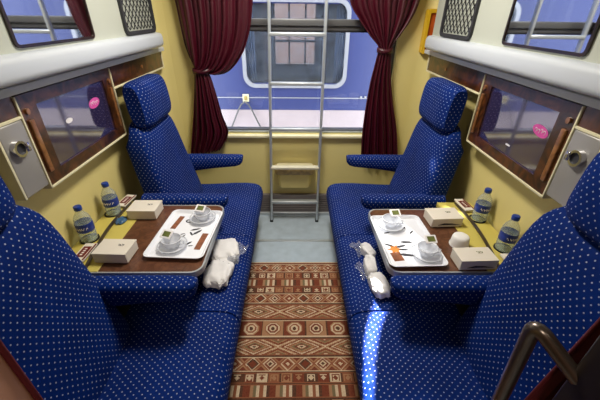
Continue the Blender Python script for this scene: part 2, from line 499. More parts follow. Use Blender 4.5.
# ------------------------------------------------------------------ wall panels under the berths
def television(s):
    t = thing('television_panel', 'wood-framed wall screen with pink oval sticker above the %s table' % side[s], 'television', (s*.99, 1.4, 1.19), 'wall screens')
    y0, y1, z0, z1 = (1.097, 1.718, 1.015, 1.347) if s < 0 else (1.032, 1.642, 1.015, 1.347)
    sy0, sy1, sz0, sz1 = (y0+.085, y1-.075, z0+.045, z1-.042)
    f = lambda a, c, d: (s*d, a, c)
    b = BM()
    box(b, s*.93, s*.998, y0, y1, z0, sz0); box(b, s*.93, s*.998, y0, y1, sz1, z1)
    box(b, s*.93, s*.998, y0, sy0, sz0, sz1); box(b, s*.93, s*.998, sy1, y1, sz0, sz1)
    obj('screen_frame', b, 'wood', t, smooth=False)
    b = BM(); box(b, s*.938, s*.99, sy0-.004, sy1+.004, sz0-.004, sz1+.004); sc = obj('screen', b, 'screen', t, smooth=False)
    sc['label'] = 'dark reflective glass'
    for ya, yb in ((y0+.018, y0+.040), (y1-.036, y1-.018)):
        b = BM(); box(b, s*.922, s*.932, ya, yb, z0+.05, z1-.085, .003); obj('side_strip', b, 'wood2', t)
        b = BM(); prism(b, [((ya+yb)/2+.009*math.cos(a), z1-.055+.011*math.sin(a)) for a in [2*PI*k/16 for k in range(16)]], .922, .932, f); obj('rosette', b, 'wood2', t)
    b = BM(); box(b, s*.924, s*.998, y0-.006, y1+.004, z0-.008, z0, .001); box(b, s*.924, s*.998, y0-.007, y0, z0-.008, z1, .001)
    box(b, s*.924, s*.998, y1, y1+.005, z0-.008, z1, .001)
    obj('trim_strip', b, 'cream', t)
    cy, cz = (1.535, 1.222) if s < 0 else (1.178, 1.216)
    b = BM(); prism(b, [(cy+.044*math.cos(a)-.004*math.sin(a), cz+.021*math.sin(a)+.006*math.cos(a)) for a in [2*PI*k/28 for k in range(28)]], .9365, .9382, f)
    st = obj('sticker', b, 'pink', t); st['label'] = 'pink oval sticker'
    b = BM()
    for k in range(4):
        yy = cy-.024+k*.016
        pts = [(s*.9358, yy+.006*math.cos(a), cz+.003*math.sin(k*2)+.008*math.sin(a)) for a in [2*PI*j/9 for j in range(7)]]
        tube(b, pts, .0012, 5)
    obj('sticker_print', b, 'paper', st)
    b = BM(); box(b, s*.9365, s*.9382, 1.315, 1.345, 1.10, 1.107) if s > 0 else prism(b, [(1.33+.022*math.cos(a), 1.20+.010*math.sin(a)) for a in [2*PI*k/16 for k in range(16)]], .9365, .9382, f)
    obj('small_sticker', b, 'paper', t)
television(-1); television(1)

def wood_board(s, ya, yb, z0, z1, where):
    t = thing('wood_board', '%s dark wood board with cream edging, %s' % (side[s], where), 'board', (s*.99, (ya+yb)/2, z0), 'dark wood wall boards')
    b = BM(); box(b, s*.93, s*.998, ya, yb, z0+.006, z1); obj('board', b, 'wood', t, smooth=False)
    b = BM(); box(b, s*.924, s*.998, ya, yb, z0-.003, z0+.006, .001)
    if yb > 2: box(b, s*.924, s*.998, yb, yb+.006, z0-.003, z1)
    obj('edging', b, 'cream', t)
    if yb > 2:
        b = BM(); f = lambda a, c, d: (s*d, a, c)
        prism(b, [(2.1+.009*math.cos(a), (z0+z1)/2+.009*math.sin(a)) for a in [2*PI*k/16 for k in range(16)]], .926, .931, f); obj('knob', b, 'wood2', t)
wood_board(-1, 1.724, 2.44, 1.25, 1.357, 'above the far seat headrest')
wood_board(1, 1.648, 2.40, 1.25, 1.357, 'above the far seat headrest')
wood_board(-1, .30, 1.089, 1.28, 1.357, 'above the grey lamp plate near the door')
wood_board(1, .30, 1.024, 1.28, 1.357, 'above the grey lamp plate near the door')

def lamp_plate(s):
    z0, z1 = 1.028, 1.276
    y0, y1 = (.975, 1.088) if s < 0 else (.905, 1.022)
    t = thing('reading_lamp', 'grey metal plate with round chrome reading lamp beside the %s wall screen' % side[s], 'lamp', (s*.99, (y0+y1)/2, z0), 'reading lamps')
    b = BM(); box(b, s*.925, s*.998, y0, y1, z0, z1, .006); obj('plate', b, 'steel', t)
    b = BM(); box(b, s*.924, s*.998, y0-.010, y0-.001, z0, z1, .001); obj('edge_trim', b, 'cream', t)
    cy, cz = (1.018, 1.196) if s < 0 else (.957, 1.198)
    f = lambda a, c, d: (s*d, a, c)
    b = BM(); ringframe(b, [(cy+.027*math.cos(2*PI*k/24), cz+.027*math.sin(2*PI*k/24)) for k in range(24)], [(cy+.019*math.cos(2*PI*k/24), cz+.019*math.sin(2*PI*k/24)) for k in range(24)], .926, .908, f)
    obj('lamp_ring', b, 'chrome', t)
    b = BM(); prism(b, [(cy+.019*math.cos(2*PI*k/24), cz+.019*math.sin(2*PI*k/24)) for k in range(24)], .926, .916, f); obj('lamp_lens', b, 'darkgrey', t)
    b = BM(); box(b, s*.905, s*.926, cy+.020, cy+.036, cz-.018, cz+.014, .003); obj('switch', b, 'chrome', t)
lamp_plate(-1); lamp_plate(1)

# ------------------------------------------------------------------ upper berths
def berth(s):
    t = thing('upper_berth', 'folded white upper berth on the %s wall with mirror and net panel' % side[s], 'berth', (s*.95, 1.3, 1.42), 'folded upper berths')
    ye = 2.30; f = lambda a, c, d: (s*d, a, c)
    XF = .875
    b = BM(); box(b, s*XF, s*.998, .28, ye, 1.44, 2.12, .015, 3); obj('berth_shell', b, 'white', t)
    # rounded lip along the bottom
    pr = [(.99, 1.394), (.88, 1.394), (.858, 1.397), (.845, 1.406), (.840, 1.420), (.840, 1.455), (.844, 1.468), (.854, 1.476), (.876, 1.480), (.99, 1.480)]
    b = BM(); rings = []
    for y, k in ((.28, 1), (ye-.02, 1), (ye-.006, .985), (ye+.004, .94)):
        rings.append([(s*(.95+(x-.95)*k), y, 1.44+(z-1.44)*k) for x, z in pr])
    loft(b, rings); obj('lower_lip', b, 'lipwhite', t)
    b = BM(); box(b, s*.900, s*.998, .28, 2.44, 1.358, 1.384, .004); obj('support_rail', b, 'lipwhite', t)
    b = BM(); box(b, s*.94, s*.998, .28, 2.3, 1.383, 1.404); obj('shadow_gap', b, 'black', t)
    # mirror
    my0, my1 = (1.115, 1.575) if s < 0 else (1.035, 1.49)
    mz0, mz1 = 1.490, 1.80
    b = BM(); ringframe(b, rpts(my1-my0, mz1-mz0, .02, 4, (my0+my1)/2, (mz0+mz1)/2), rpts(my1-my0-.02, mz1-mz0-.02, .012, 4, (my0+my1)/2, (mz0+mz1)/2), XF+.001, XF-.008, f)
    mi = BM(); prism(mi, rpts(my1-my0-.012, mz1-mz0-.012, .014, 4, (my0+my1)/2, (mz0+mz1)/2), XF+.002, XF-.004, f)
    m_ = obj('mirror', mi, 'mirror', t, smooth=False); m_['label'] = 'silvery mirror'
    obj('mirror_frame', b, wood('mirror_edge', (30, 22, 20), (60, 42, 34)), m_)
    # net panel
    ny0, ny1 = (1.865, 2.27) if s < 0 else (1.765, 2.15)
    nz0, nz1 = 1.483, 1.81
    b = BM(); ringframe(b, rpts(ny1-ny0, nz1-nz0, .035, 5, (ny0+ny1)/2, (nz0+nz1)/2), rpts(ny1-ny0-.036, nz1-nz0-.036, .02, 5, (ny0+ny1)/2, (nz0+nz1)/2), XF+.001, XF-.014, f)
    nf = obj('net_frame', b, 'darkgrey', t)
    b = BM(); a0, a1, c0, c1 = ny0+.022, ny1-.022, nz0+.022, nz1-.022
    st = .05
    for sg in (1, -1):
        k = -30
        while k < 40:
            # line: c = c0 + sg*(a-a0)*1.15 + k*st
            pts = []
            for i in range(61):
                a = a0+(a1-a0)*i/60; c = c0+sg*(a-a0)*1.15+k*st
                if c0 <= c <= c1: pts.append((a, c))
            if len(pts) > 1:
                p, q = pts[0], pts[-1]; tube(b, [f(p[0], p[1], XF-.006), f(q[0], q[1], XF-.006)], .0024, 5)
            k += 1
    obj('net', b, 'black', nf)
berth(-1); berth(1)

# orange box on the window wall
t = thing('wall_box', 'yellow-framed orange box high on the window wall right of the curtain', 'box', (.925, 2.42, 1.36))
b = BM(); f = lambda a, c, d: (a, d, c)
ringframe(b, rpts(.10, .27, .012, 4, .93, 1.49), rpts(.062, .225, .006, 4, .93, 1.49), YW-.06, YW-.005, f)
box(b, .89, .97, YW-.02, YW-.004, 1.365, 1.615)
obj('box_frame', b, 'ybox', t)
b = BM(); box(b, .90, .96, YW-.045, YW-.02, 1.378, 1.602); obj('box_face', b, 'orange', t)

# ------------------------------------------------------------------ curtains
def curtain(s, rowsdef, nf, label, seed, tie):
    t = thing('window_curtain', label, 'curtain', (s*.7, 2.42, .6), 'tied maroon curtains')
    rnd = random.Random(seed); ph = [rnd.uniform(0, 6) for _ in range(6)]
    # interpolate rows (xl, zl, xr, zr, depth)
    rows = []
    K = 64
    def cat(i, t_):
        P = rowsdef; g = lambda k: P[max(0, min(len(P)-1, k))]
        r = []
        for c in range(5):
            p0, p1, p2, p3 = g(i-1)[c], g(i)[c], g(i+1)[c], g(i+2)[c]
            r.append(.5*((2*p1)+(-p0+p2)*t_+(2*p0-5*p1+4*p2-p3)*t_*t_+(-p0+3*p1-3*p2+p3)*t_**3))
        return r
    tot = (len(rowsdef)-1)*7
    W = 90
    for j in range(tot+1):
        i = min(len(rowsdef)-2, j//7); t_ = (j-i*7)/7
        xl, zl, xr, zr, dp = cat(i, t_)
        row = []
        for k in range(W+1):
            u = k/W
            x = xl+(xr-xl)*u; z = zl+(zr-zl)*u
            uu = u+.02*math.sin(u*9+ph[0]+j*.03)
            fold = math.sin(uu*nf*2*PI+ph[1])*.6+.4*math.sin(uu*nf*4.3*PI+ph[2]+j*.015)
            y = 2.425-dp*fold-.02*math.sin(u*PI)
            row.append((x, y, z))
        rows.append(row)
    b = BM(); loft(b, rows, closed=False, cap=False)
    o = obj('drape', b, 'curtain', t, ang=180); m = o.modifiers.new('s', 'SOLIDIFY'); m.thickness = .004
    b = BM(); x0, x1, z = tie
    pts = [((x0+x1)/2+(x1-x0)/2*1.12*math.cos(a), 2.42+.040*math.sin(a), z+.004*math.cos(a*2)) for a in [2*PI*k/20 for k in range(20)]]
    rows = [[(x+dx, y+dy, zz+dz) for dx, dy, dz in ((0, 0, -.016), (0, 0, .016))] for x, y, zz in pts]
    rows.append(rows[0]); loft(b, rows, closed=False, cap=False)
    o = obj('tieback', b, 'curtain', t); m = o.modifiers.new('s', 'SOLIDIFY'); m.thickness = .006
curtain(-1, [(-.83, 2.05, -.22, 2.05, .025), (-.80, 1.85, -.24, 1.85, .024), (-.775, 1.66, -.272, 1.66, .022), (-.765, 1.52, -.30, 1.50, .022), (-.755, 1.40, -.36, 1.35, .024), (-.735, 1.32, -.46, 1.235, .028),
             (-.718, 1.275, -.56, 1.205, .026), (-.712, 1.25, -.615, 1.225, .016), (-.715, 1.20, -.60, 1.19, .014), (-.735, 1.08, -.575, 1.08, .018), (-.765, .92, -.545, .92, .022),
             (-.80, .76, -.515, .78, .026), (-.835, .60, -.60, .64, .028)], 5.5, 'maroon curtain tied back left of the window with a bulging pouch', 3, (-.716, -.60, 1.232))
curtain(1, [(.28, 2.05, .86, 2.05, .026), (.31, 1.85, .83, 1.85, .024), (.35, 1.66, .80, 1.66, .022), (.42, 1.56, .765, 1.56, .022), (.50, 1.47, .71, 1.47, .020), (.57, 1.40, .662, 1.40, .015),
            (.568, 1.33, .668, 1.33, .014), (.545, 1.18, .69, 1.18, .017), (.53, 1.00, .735, 1.00, .020), (.525, .82, .785, .82, .024), (.53, .68, .815, .68, .026), (.535, .60, .83, .60, .027)], 5,
        'maroon curtain tied back right of the window into a narrow waist', 9, (.568, .664, 1.375))

# ------------------------------------------------------------------ ladder
t = thing('ladder', 'aluminium ladder standing in front of the window', 'ladder', (0, 2.36, 0))
def rx(z, s): return (-.202+ (z/1.66)*.038 if s < 0 else .195+(z/1.66)*.001)
for s in (-1, 1):
    b = BM()
    rings = [[(rx(z, s)+dx, 2.36+dy, z) for dx, dy in rpts(.020, .034, .007, 3)] for z in (0.012, 1.0, 2.15)]
    loft(b, rings); obj('rail', b, 'alu', t)
    b = BM(); box(b, rx(0, s)-.014, rx(0, s)+.014, 2.34, 2.38, 0, .02, .003); obj('foot', b, 'black', t)
for z in (.20, .518, .835, 1.163, 1.472, 1.79):
    b = BM(); box(b, rx(z, -1), rx(z, 1), 2.338, 2.382, z-.011, z+.011, .005)
    r_ = obj('rung', b, 'rungpl' if z == .518 else 'alu', t)
    if z == .518: r_['label'] = 'ivory step tread'

# bin
t = thing('waste_bin', 'small yellow plastic bin with mottled lid under the window', 'bin', (0, 2.42, .33))
b = BM(); rings = []
for z, w_, d_ in ((.300, .125, .075), (.315, .135, .080), (.43, .145, .085)):
    rings.append([(x, 2.455-(d_-.085)/2+y, z) for x, y in rpts(w_*2, d_, .03, 5)])
loft(b, rings); obj('bin_body', b, 'basket', t)
b = BM(); rings = []
for z, w_, d_ in ((.428, .162, .088), (.44, .168, .096), (.485, .172, .096), (.492, .168, .09)):
    rings.append([(x, 2.449+y, z) for x, y in rpts(w_*2, d_, .035, 5)])
loft(b, rings); obj('bin_rim', b, 'marble', t)
b = BM(); box(b, -.08, .08, 2.485, YW, .36, .47, .002); obj('wall_bracket', b, 'basket', t)
b = BM(); prism(b, rpts(.30, .08, .03, 5, 0, 2.449), .490, .502); obj('bin_lid', b, 'cream', t)

# ceiling lamp
t = thing('ceiling_lamp', 'rectangular white ceiling light in the middle of the compartment', 'lamp', (0, 1.62, ZC-.05))
b = BM(); box(b, -.17, .17, 1.34, 1.90, ZC-.03, ZC-.001, .005); obj('lamp_housing', b, 'white', t)
b = BM(); box(b, -.14, .14, 1.37, 1.87, ZC-.045, ZC-.03, .004); obj('lamp_diffuser', b, 'lampem', t)

# ------------------------------------------------------------------ rug
RX, RY0, RY1 = .33, -.2, 1.808
bands = [(1.808, 1.788, 'H'), (1.788, 1.70, 'E'), (1.70, 1.634, 'D'), (1.634, 1.564, 'C'), (1.564, 1.507, 'D'), (1.507, 1.415, 'E'), (1.415, 1.297, 'F'), (1.297, 1.171, 'G'), (1.171, 1.061, 'F'),
         (1.061, .972, 'E'), (.972, .911, 'D'), (.911, .84, 'C'), (.84, .77, 'D'), (.77, .68, 'E'), (.68, .56, 'F'), (.56, .43, 'G'), (.43, .31, 'F'), (.31, .22, 'E'), (.22, .15, 'D'), (.15, .07, 'C'), (.07, -.02, 'E'), (-.02, -.2, 'F')]
CR, DR, RU, TA, DK, OL = (222, 204, 172), (104, 38, 30), (140, 84, 60), (172, 132, 98), (40, 32, 32), (104, 108, 82)
def rugcol(x, y):
    if abs(x) > .315: return DR if abs(x) > .323 else TA
    for a, c, k in bands:
        if c <= y <= a:
            h = a-c; v = (y-c)/h; vc = abs(v-.5)*2
            if k == 'H': return CR if y > 1.80 else DR
            if v < .05 or v > .95: return DK
            if v < .10 or v > .90: return CR if k in 'EG' else RU
            if k == 'C':
                q = int((x+1)/.016); return (DR, CR, DK, TA, RU, DR, OL, CR)[q*3 % 8] if vc < .75 else RU
            if k == 'D':
                w_ = .062; q = math.floor((x+1)/w_); u = abs(((x+1)/w_-q)-.5)*2
                if u > .88: return DK
                m = max(u, vc); c0 = (DR, CR, RU, TA, DR, DK)[q % 6]; c1 = (CR, DR, TA, DR, TA, CR)[q % 6]
                return c1 if (abs(u)+abs(vc)) < .45 or (m < .62 and m > .5) else c0
            if k == 'E':
                w_ = .092; q = math.floor((x+1)/w_); u = abs(((x+1)/w_-q)-.5)*2; m = u+vc
                if m < .25: return (DK, CR, DR)[q % 3]
                if m < .45: return (CR, DR, DR)[q % 3]
                if m < .7: return (DR, RU, DK)[q % 3]
                if m < .85: return CR
                if m < 1.1: return RU
                if m < 1.3: return TA
                return DR
            if k == 'F':
                w_ = .26; q = math.floor((x+1.13)/w_); u = abs(((x+1.13)/w_-q)-.5)*2; m = u+vc*.95
                st = int(m*9)
                return (DK, CR, DR, OL, TA, RU, CR, DR, TA, CR, RU, DR, TA, OL, RU, CR, DR, RU, TA)[min(18, st)]
            if k == 'G':
                w_ = .126; q = math.floor((x+1.07)/w_); u = abs(((x+1.07)/w_-q)-.5)*2
                bg = (DR, TA)[q % 2]; fg = (TA, RU)[q % 2]
                if u > .94: return DK
                m = max(u, vc, (u+vc)*.72)
                if m < .18: return DK
                if m < .32: return CR
                if m < .48: return DR if q % 2 else RU
                if m < .60: return CR
                if m < .70: return fg
                return bg
    return RU
b = BM(); NX, NY = 132, 400
gx = [[b.verts.new((-RX+2*RX*i/NX, RY0+(RY1-RY0)*j/NY, .009)) for i in range(NX+1)] for j in range(NY+1)]
cl = b.loops.layers.float_color.new('weave')
for j in range(NY):
    for i in range(NX):
        fc = b.faces.new((gx[j][i], gx[j][i+1], gx[j+1][i+1], gx[j+1][i]))
        c = lin(rugcol(-RX+2*RX*(i+.5)/NX, RY0+(RY1-RY0)*(j+.5)/NY))
        for l in fc.loops: l[cl] = c
n = N('kilim_weave'); at = n.add('ShaderNodeVertexColor', layer_name='weave')
no = n.add('ShaderNodeTexNoise'); no.inputs['Scale'].default_value = 120; tc = n.add('ShaderNodeTexCoord'); n.link(tc.outputs['Object'], no.inputs['Vector'])
n.link(n.mix(n.math('MULTIPLY', no.outputs['Fac'], .6), at.outputs[0], lin((148, 96, 66))), n.b.inputs['Base Color'])
n.b.inputs['Roughness'].default_value = .9; n.b.inputs['Specular IOR Level'].default_value = .1
bp = n.add('ShaderNodeBump'); bp.inputs['Strength'].default_value = .4; bp.inputs['Distance'].default_value = .003
n.link(no.outputs['Fac'], bp.inputs['Height']); n.link(bp.outputs[0], n.b.inputs['Normal'])
rg = obj('rug', b, n.m, smooth=False); tag(rg, 'rust and cream patterned kilim rug on the floor between the seats', 'rug')
md = rg.modifiers.new('s', 'SOLIDIFY'); md.thickness = .008

# ------------------------------------------------------------------ things on the tables
TZ = .6818
def rotm(cx, cy, a): return Matrix.Translation((cx, cy, 0)) @ Matrix.Rotation(a, 4, 'Z') @ Matrix.Translation((-cx, -cy, 0))
def carton(cx, cy, wx, wy, h, a, label, torn=False, TZ=.6840):
    t = thing('meal_box', label, 'box', (cx, cy, TZ), 'small white cartons on the tables')
    m = rotm(cx, cy, a)
    b = BM(); box(b, cx-wx/2, cx+wx/2, cy-wy/2, cy+wy/2, TZ, TZ+h, .0015, 1, m); obj('carton', b, 'card', t)
    b = BM(); box(b, cx-wx/2-.0015, cx+wx/2+.0015, cy-wy/2-.0015, cy+wy/2+.0015, TZ+h-.006, TZ+h+.001, .0008, 1, m)
    obj('lid', b, 'card', t)
    b = BM()
    for k in range(4):
        x = cx+.012+k*.007; box(b, x, x+.004, cy+.012-(k % 2)*.005, cy+.017-(k % 2)*.002, TZ+h+.001, TZ+h+.0016, mat=m)
    box(b, cx+.014, cx+.034, cy+.004, cy+.006, TZ+h+.001, TZ+h+.0016, mat=m)
    obj('printed_mark', b, 'green' if torn else 'ink', t)
    if torn:
        b = BM(); pts = [(cx-wx*.30, TZ+.012), (cx-wx*.1, TZ+.022), (cx+wx*.15, TZ+.020), (cx+wx*.42, TZ+.012), (cx+wx*.15, TZ+.014), (cx-wx*.1, TZ+.013)]
        prism(b, pts, cy-wy/2-.003, cy-wy/2-.0008, lambda a_, c_, d_: (a_, d_, c_)); b.transform(m); obj('slot', b, 'ink', t)
carton(-.765, 1.085, .140, .10, .048, -.03, 'white carton on the left table, nearest the camera')
carton(-.770, 1.415, .140, .105, .050, .0, 'white carton on the left table, far edge beside the seat arm')
carton(.752, 1.350, .155, .10, .048, .05, 'white carton on the right table, at the far edge', True)
carton(.757, 1.035, .155, .085, .048, .03, 'white carton on the right table, nearest the camera beside a red packet', True)

def tray(cx, cy, w_, h_, s, rot):
    t = thing('serving_tray', 'white rectangular serving tray with printed pattern on the %s table' % side[s], 'tray', (cx, cy, TZ), 'white serving trays')
    b = BM(); f = lambda a, c, d: (a, c, d)
    o1 = rpts(w_, h_, .028, 6, cx, cy); o0 = rpts(w_-.03, h_-.03, .02, 6, cx, cy); i1 = rpts(w_-.012, h_-.012, .024, 6, cx, cy); i0 = rpts(w_-.034, h_-.034, .018, 6, cx, cy)
    rs = [[(a, c, z) for a, c in P] for P, z in ((o0, TZ), (o1, TZ+.016), (o1, TZ+.018), (i1, TZ+.018), (i0, TZ+.004))]
    loft(b, rs); obj('tray_body', b, 'tray', t)
    z = TZ+.0042
    F = lambda a, c, d: (a, c, z+d)
    def strip(nm, px, py, l, wd, ang, m):
        b = BM(); box(b, px-wd/2, px+wd/2, py-l/2, py+l/2, z, z+.0008, mat=rotm(px, py, ang)); return obj(nm, b, m, t)
    def leaf(b, px, py, l, ang):
        l *= 1.25
        pts = [(-l/2, 0), (-l/5, l*.12), (l/4, l*.1), (l/2, 0), (l/4, -l*.1), (-l/5, -l*.12)]
        ca, sa = math.cos(ang), math.sin(ang)
        prism(b, [(px+a*ca-c*sa, py+a*sa+c*ca) for a, c in pts], 0, .0008, F)
    b = BM()
    if s < 0:
        strip('printed_strip', cx-.078, cy+.09, .11, .026, -.10, 'wafer')
        strip('printed_strip', cx+.085, cy-.055, .12, .028, -.05, 'wafer')
        ringframe(b, [(cx-.025+.017*math.cos(2*PI*k/20), cy+.105+.015*math.sin(2*PI*k/20)) for k in range(20)], [(cx-.025+.010*math.cos(2*PI*k/20), cy+.105+.009*math.sin(2*PI*k/20)) for k in range(20)], 0, .0008, F)
        for px, py, l, a in ((.03, .035, .04, .4), (.045, .012, .045, .9), (.02, .0, .03, 2.2), (-.02, -.005, .02, .5), (-.01, -.02, .022, 1.2), (.03, -.075, .035, .9), (.045, -.09, .02, .2)):
            leaf(b, cx+px, cy+py, l, a)
    else:
        strip('printed_strip', cx-.072, cy-.115, .055, .045, .1, 'wafer')
        f2 = BM()
        for k in range(6): leaf2 = None
        pts = [(cx-.068+(.034 if k % 2 == 0 else .017)*math.cos(2*PI*k/12), cy-.065+(.036 if k % 2 == 0 else .017)*math.sin(2*PI*k/12)) for k in range(12)]
        prism(f2, pts, 0, .0008, F); obj('printed_flower', f2, 'orangeprint', t)
        for px, py, l, a in ((-.085, -.035, .04, 2.6), (-.035, -.045, .045, .3), (-.030, -.068, .04, -.1), (-.025, -.105, .06, -.2), (.0, -.015, .05, -.05), (.05, .06, .03, .8), (-.07, .06, .03, .3), (.03, .10, .02, 1)):
            leaf(b, cx+px, cy+py, l, a)
    obj('printed_leaves', b, 'ink', t)
    t.rotation_euler.z = rot
    return TZ+.0042
TRL, TRR = (-.510, 1.240), (.515, 1.190)
tray(*TRL, .262, .378, -1, -.05); tray(*TRR, .252, .385, 1, .03)

def cup(cx, cy, tx, ty, ta, label, lab2, lab3):
    z = TZ+.0085
    sa = thing('saucer', lab3, 'saucer', (cx, cy, z), 'clear saucers on the trays')
    b = BM(); lathe(b, cx, cy, [(.001, z+.001), (.034, z+.001), (.058, z+.009), (.065, z+.012), (.065, z+.0135), (.057, z+.011), (.034, z+.003), (.001, z+.003)], 32); obj('dish', b, 'clearcup', sa)
    b = BM(); tube(b, [(cx+.064*math.cos(2*PI*k/32), cy+.064*math.sin(2*PI*k/32), z+.0132) for k in range(32)], .0011, 6, True); obj('rim', b, 'alu', sa)
    c_ = thing('tea_cup', label, 'cup', (cx, cy, z+.004), 'clear cups on the trays')
    z += .0035
    b = BM(); lathe(b, cx, cy, [(.001, z), (.020, z), (.024, z+.004), (.036, z+.024), (.041, z+.040), (.0425, z+.040), (.038, z+.023), (.026, z+.004), (.001, z+.003)], 32); obj('cup_body', b, 'clearcup', c_)
    b = BM(); tube(b, [(cx+.042*math.cos(2*PI*k/32), cy+.042*math.sin(2*PI*k/32), z+.040) for k in range(32)], .0012, 6, True); obj('rim', b, 'tray', c_)
    b = BM(); tube(b, [(cx+.038, cy-.005, z+.034), (cx+.055, cy-.010, z+.034), (cx+.056, cy-.012, z+.020), (cx+.033, cy-.006, z+.014)], .003, 8); obj('cup_handle', b, 'clearcup', c_)
    z -= .012
    # folded packet standing on the cup
    g = thing('tea_packet', lab2, 'packet', (tx, ty, z+.053), 'tea packets on the cups')
    w_, h_ = .052, .040
    m = rotm(tx, ty, ta) @ Matrix.Translation((tx, ty, z+.0535)) @ Matrix.Rotation(.45, 4, 'X')
    b = BM(); box(b, -w_/2, w_/2, -h_/2, h_/2, 0, .006, .001, 1, m); obj('packet_body', b, 'paper', g)
    b = BM(); box(b, -w_/2+.010, w_/2-.008, -h_/2+.007, h_/2-.007, .006, .0066, mat=m); obj('packet_print', b, 'green', g)
cup(-.463, 1.360, -.476, 1.385, -.25, 'clear tea cup at the far end of the left tray', 'green and white packet on the far cup of the left tray', 'clear saucer at the far end of the left tray')
cup(-.543, 1.138, -.570, 1.166, -.3, 'clear tea cup at the near end of the left tray', 'green and white packet on the near cup of the left tray', 'clear saucer at the near end of the left tray')
cup(.472, 1.300, .502, 1.345, .15, 'clear tea cup at the far end of the right tray', 'green and white packet on the far cup of the right tray', 'clear saucer at the far end of the right tray')
cup(.572, 1.080, .602, 1.130, .1, 'clear tea cup at the near end of the right tray', 'green and white packet on the near cup of the right tray', 'clear saucer at the near end of the right tray')

def bottle(cx, cy, label):
    z = .684
    t = thing('water_bottle', label, 'bottle', (cx, cy, z), 'small water bottles on the ledges')
    b = BM(); lathe(b, cx, cy, [(.001, z+.003), (.024, z), (.031, z+.006), (.032, z+.05), (.0295, z+.056), (.032, z+.062), (.032, z+.118), (.030, z+.124), (.031, z+.132), (.026, z+.150), (.016, z+.170), (.0125, z+.178), (.0125, z+.190)])
    obj('bottle_body', b, 'bottle', t)
    b = BM(); lathe(b, cx, cy, [(.001, z+.005), (.0295, z+.006), (.0300, z+.100), (.001, z+.1005)]); obj('water', b, thin_glass('water', (.94, .97, .97), .5, (190, 205, 205), .12), t)
    b = BM(); lathe(b, cx, cy, [(.0326, z+.064), (.0328, z+.066), (.0328, z+.112), (.0326, z+.114)], 28); lb = obj('bottle_label', b, 'label', t)
    b = BM()
    for k in range(5):
        a = -PI/2+(.9 if cx < 0 else -.9)*0+(-.7+k*.33)
        ca, sa = math.cos(a), math.sin(a)
        tube(b, [(cx+.0334*math.cos(a+j*.06), cy+.0334*math.sin(a+j*.06), z+.088+.007*math.sin(j*1.4+k)) for j in range(5)], .0013, 5)
    obj('label_print', b, 'paper', lb)
    b = BM(); lathe(b, cx, cy, [(.001, z+.208), (.013, z+.2075), (.0148, z+.204), (.0148, z+.186), (.0135, z+.184)]); obj('cap', b, 'cap', t)
    t.scale = (1.1, 1.1, .86)
bottle(-.938, 1.42, 'blue-capped water bottle on the left ledge, nearer the window')
bottle(-.945, 1.20, 'blue-capped water bottle on the left ledge, nearer the camera')
bottle(.950, 1.37, 'blue-capped water bottle on the right ledge, nearer the window')
bottle(.943, 1.13, 'blue-capped water bottle on the right ledge, nearer the camera')

def sachet(cx, cy, a, label, tz=.690, tilt=.0):
    t = thing('coffee_sachet', label, 'packet', (cx, cy, tz), 'red and white sachets')
    m = rotm(cx, cy, a) @ Matrix.Translation((cx, cy, tz)) @ Matrix.Rotation(tilt, 4, 'Y')
    b = BM(); box(b, -.027, .027, -.06, .06, 0, .010, .003, 2, m); obj('wrapper', b, 'card', t)
    b = BM(); box(b, -.018, .016, -.035, .035, .0102, .0110, mat=m); box(b, .019, .026, -.055, .055, .0085, .0104, mat=m); obj('red_print', b, 'paperred', t)
    b = BM()
    for k in range(4): box(b, -.006, .004, -.024+k*.013, -.017+k*.013, .0110, .0116, mat=m)
    obj('white_print', b, 'paper', t)
sachet(-.905, 1.09, .0, 'red and white sachet on the left ledge, near end by the seat back')
sachet(-.925, 1.53, -.1, 'red and white sachet on the left ledge, far end')
sachet(.928, 1.49, .1, 'red and white sachet on the right ledge, far end', .692)
sachet(.925, 1.02, .05, 'red and white sachet on the right ledge, near end by the seat back')

t = thing('foam_cup', 'white foam cup turned upside down on the right table between two cartons', 'cup', (.755, 1.16, TZ))
b = BM(); lathe(b, .755, 1.16, [(.040, TZ), (.0405, TZ+.004), (.037, TZ+.040), (.034, TZ+.050), (.028, TZ+.054), (.001, TZ+.054)], 28); obj('cup_wall', b, 'cup', t)
b = BM(); lathe(b, .755, 1.16, [(.037, TZ+.001), (.0425, TZ+.001), (.043, TZ+.003), (.0425, TZ+.006), (.039, TZ+.006)], 28); obj('rolled_rim', b, 'cup', t)

# crinkled foil scrap by the left ledge strip
b = BM(); bmesh.ops.create_icosphere(b, subdivisions=3, radius=1)
r_ = random.Random(2)
for v in b.verts: v.co = Vector((-.868+v.co.x*.022*(1+.3*r_.random()), 1.345+v.co.y*.03*(1+.3*r_.random()), .689+max(-.004, v.co.z*.010*(1+.5*r_.random()))))
tag(obj('foil_scrap', b, 'blueplastic'), 'crumpled bluish foil scrap on the left ledge beside a carton', 'wrapper')

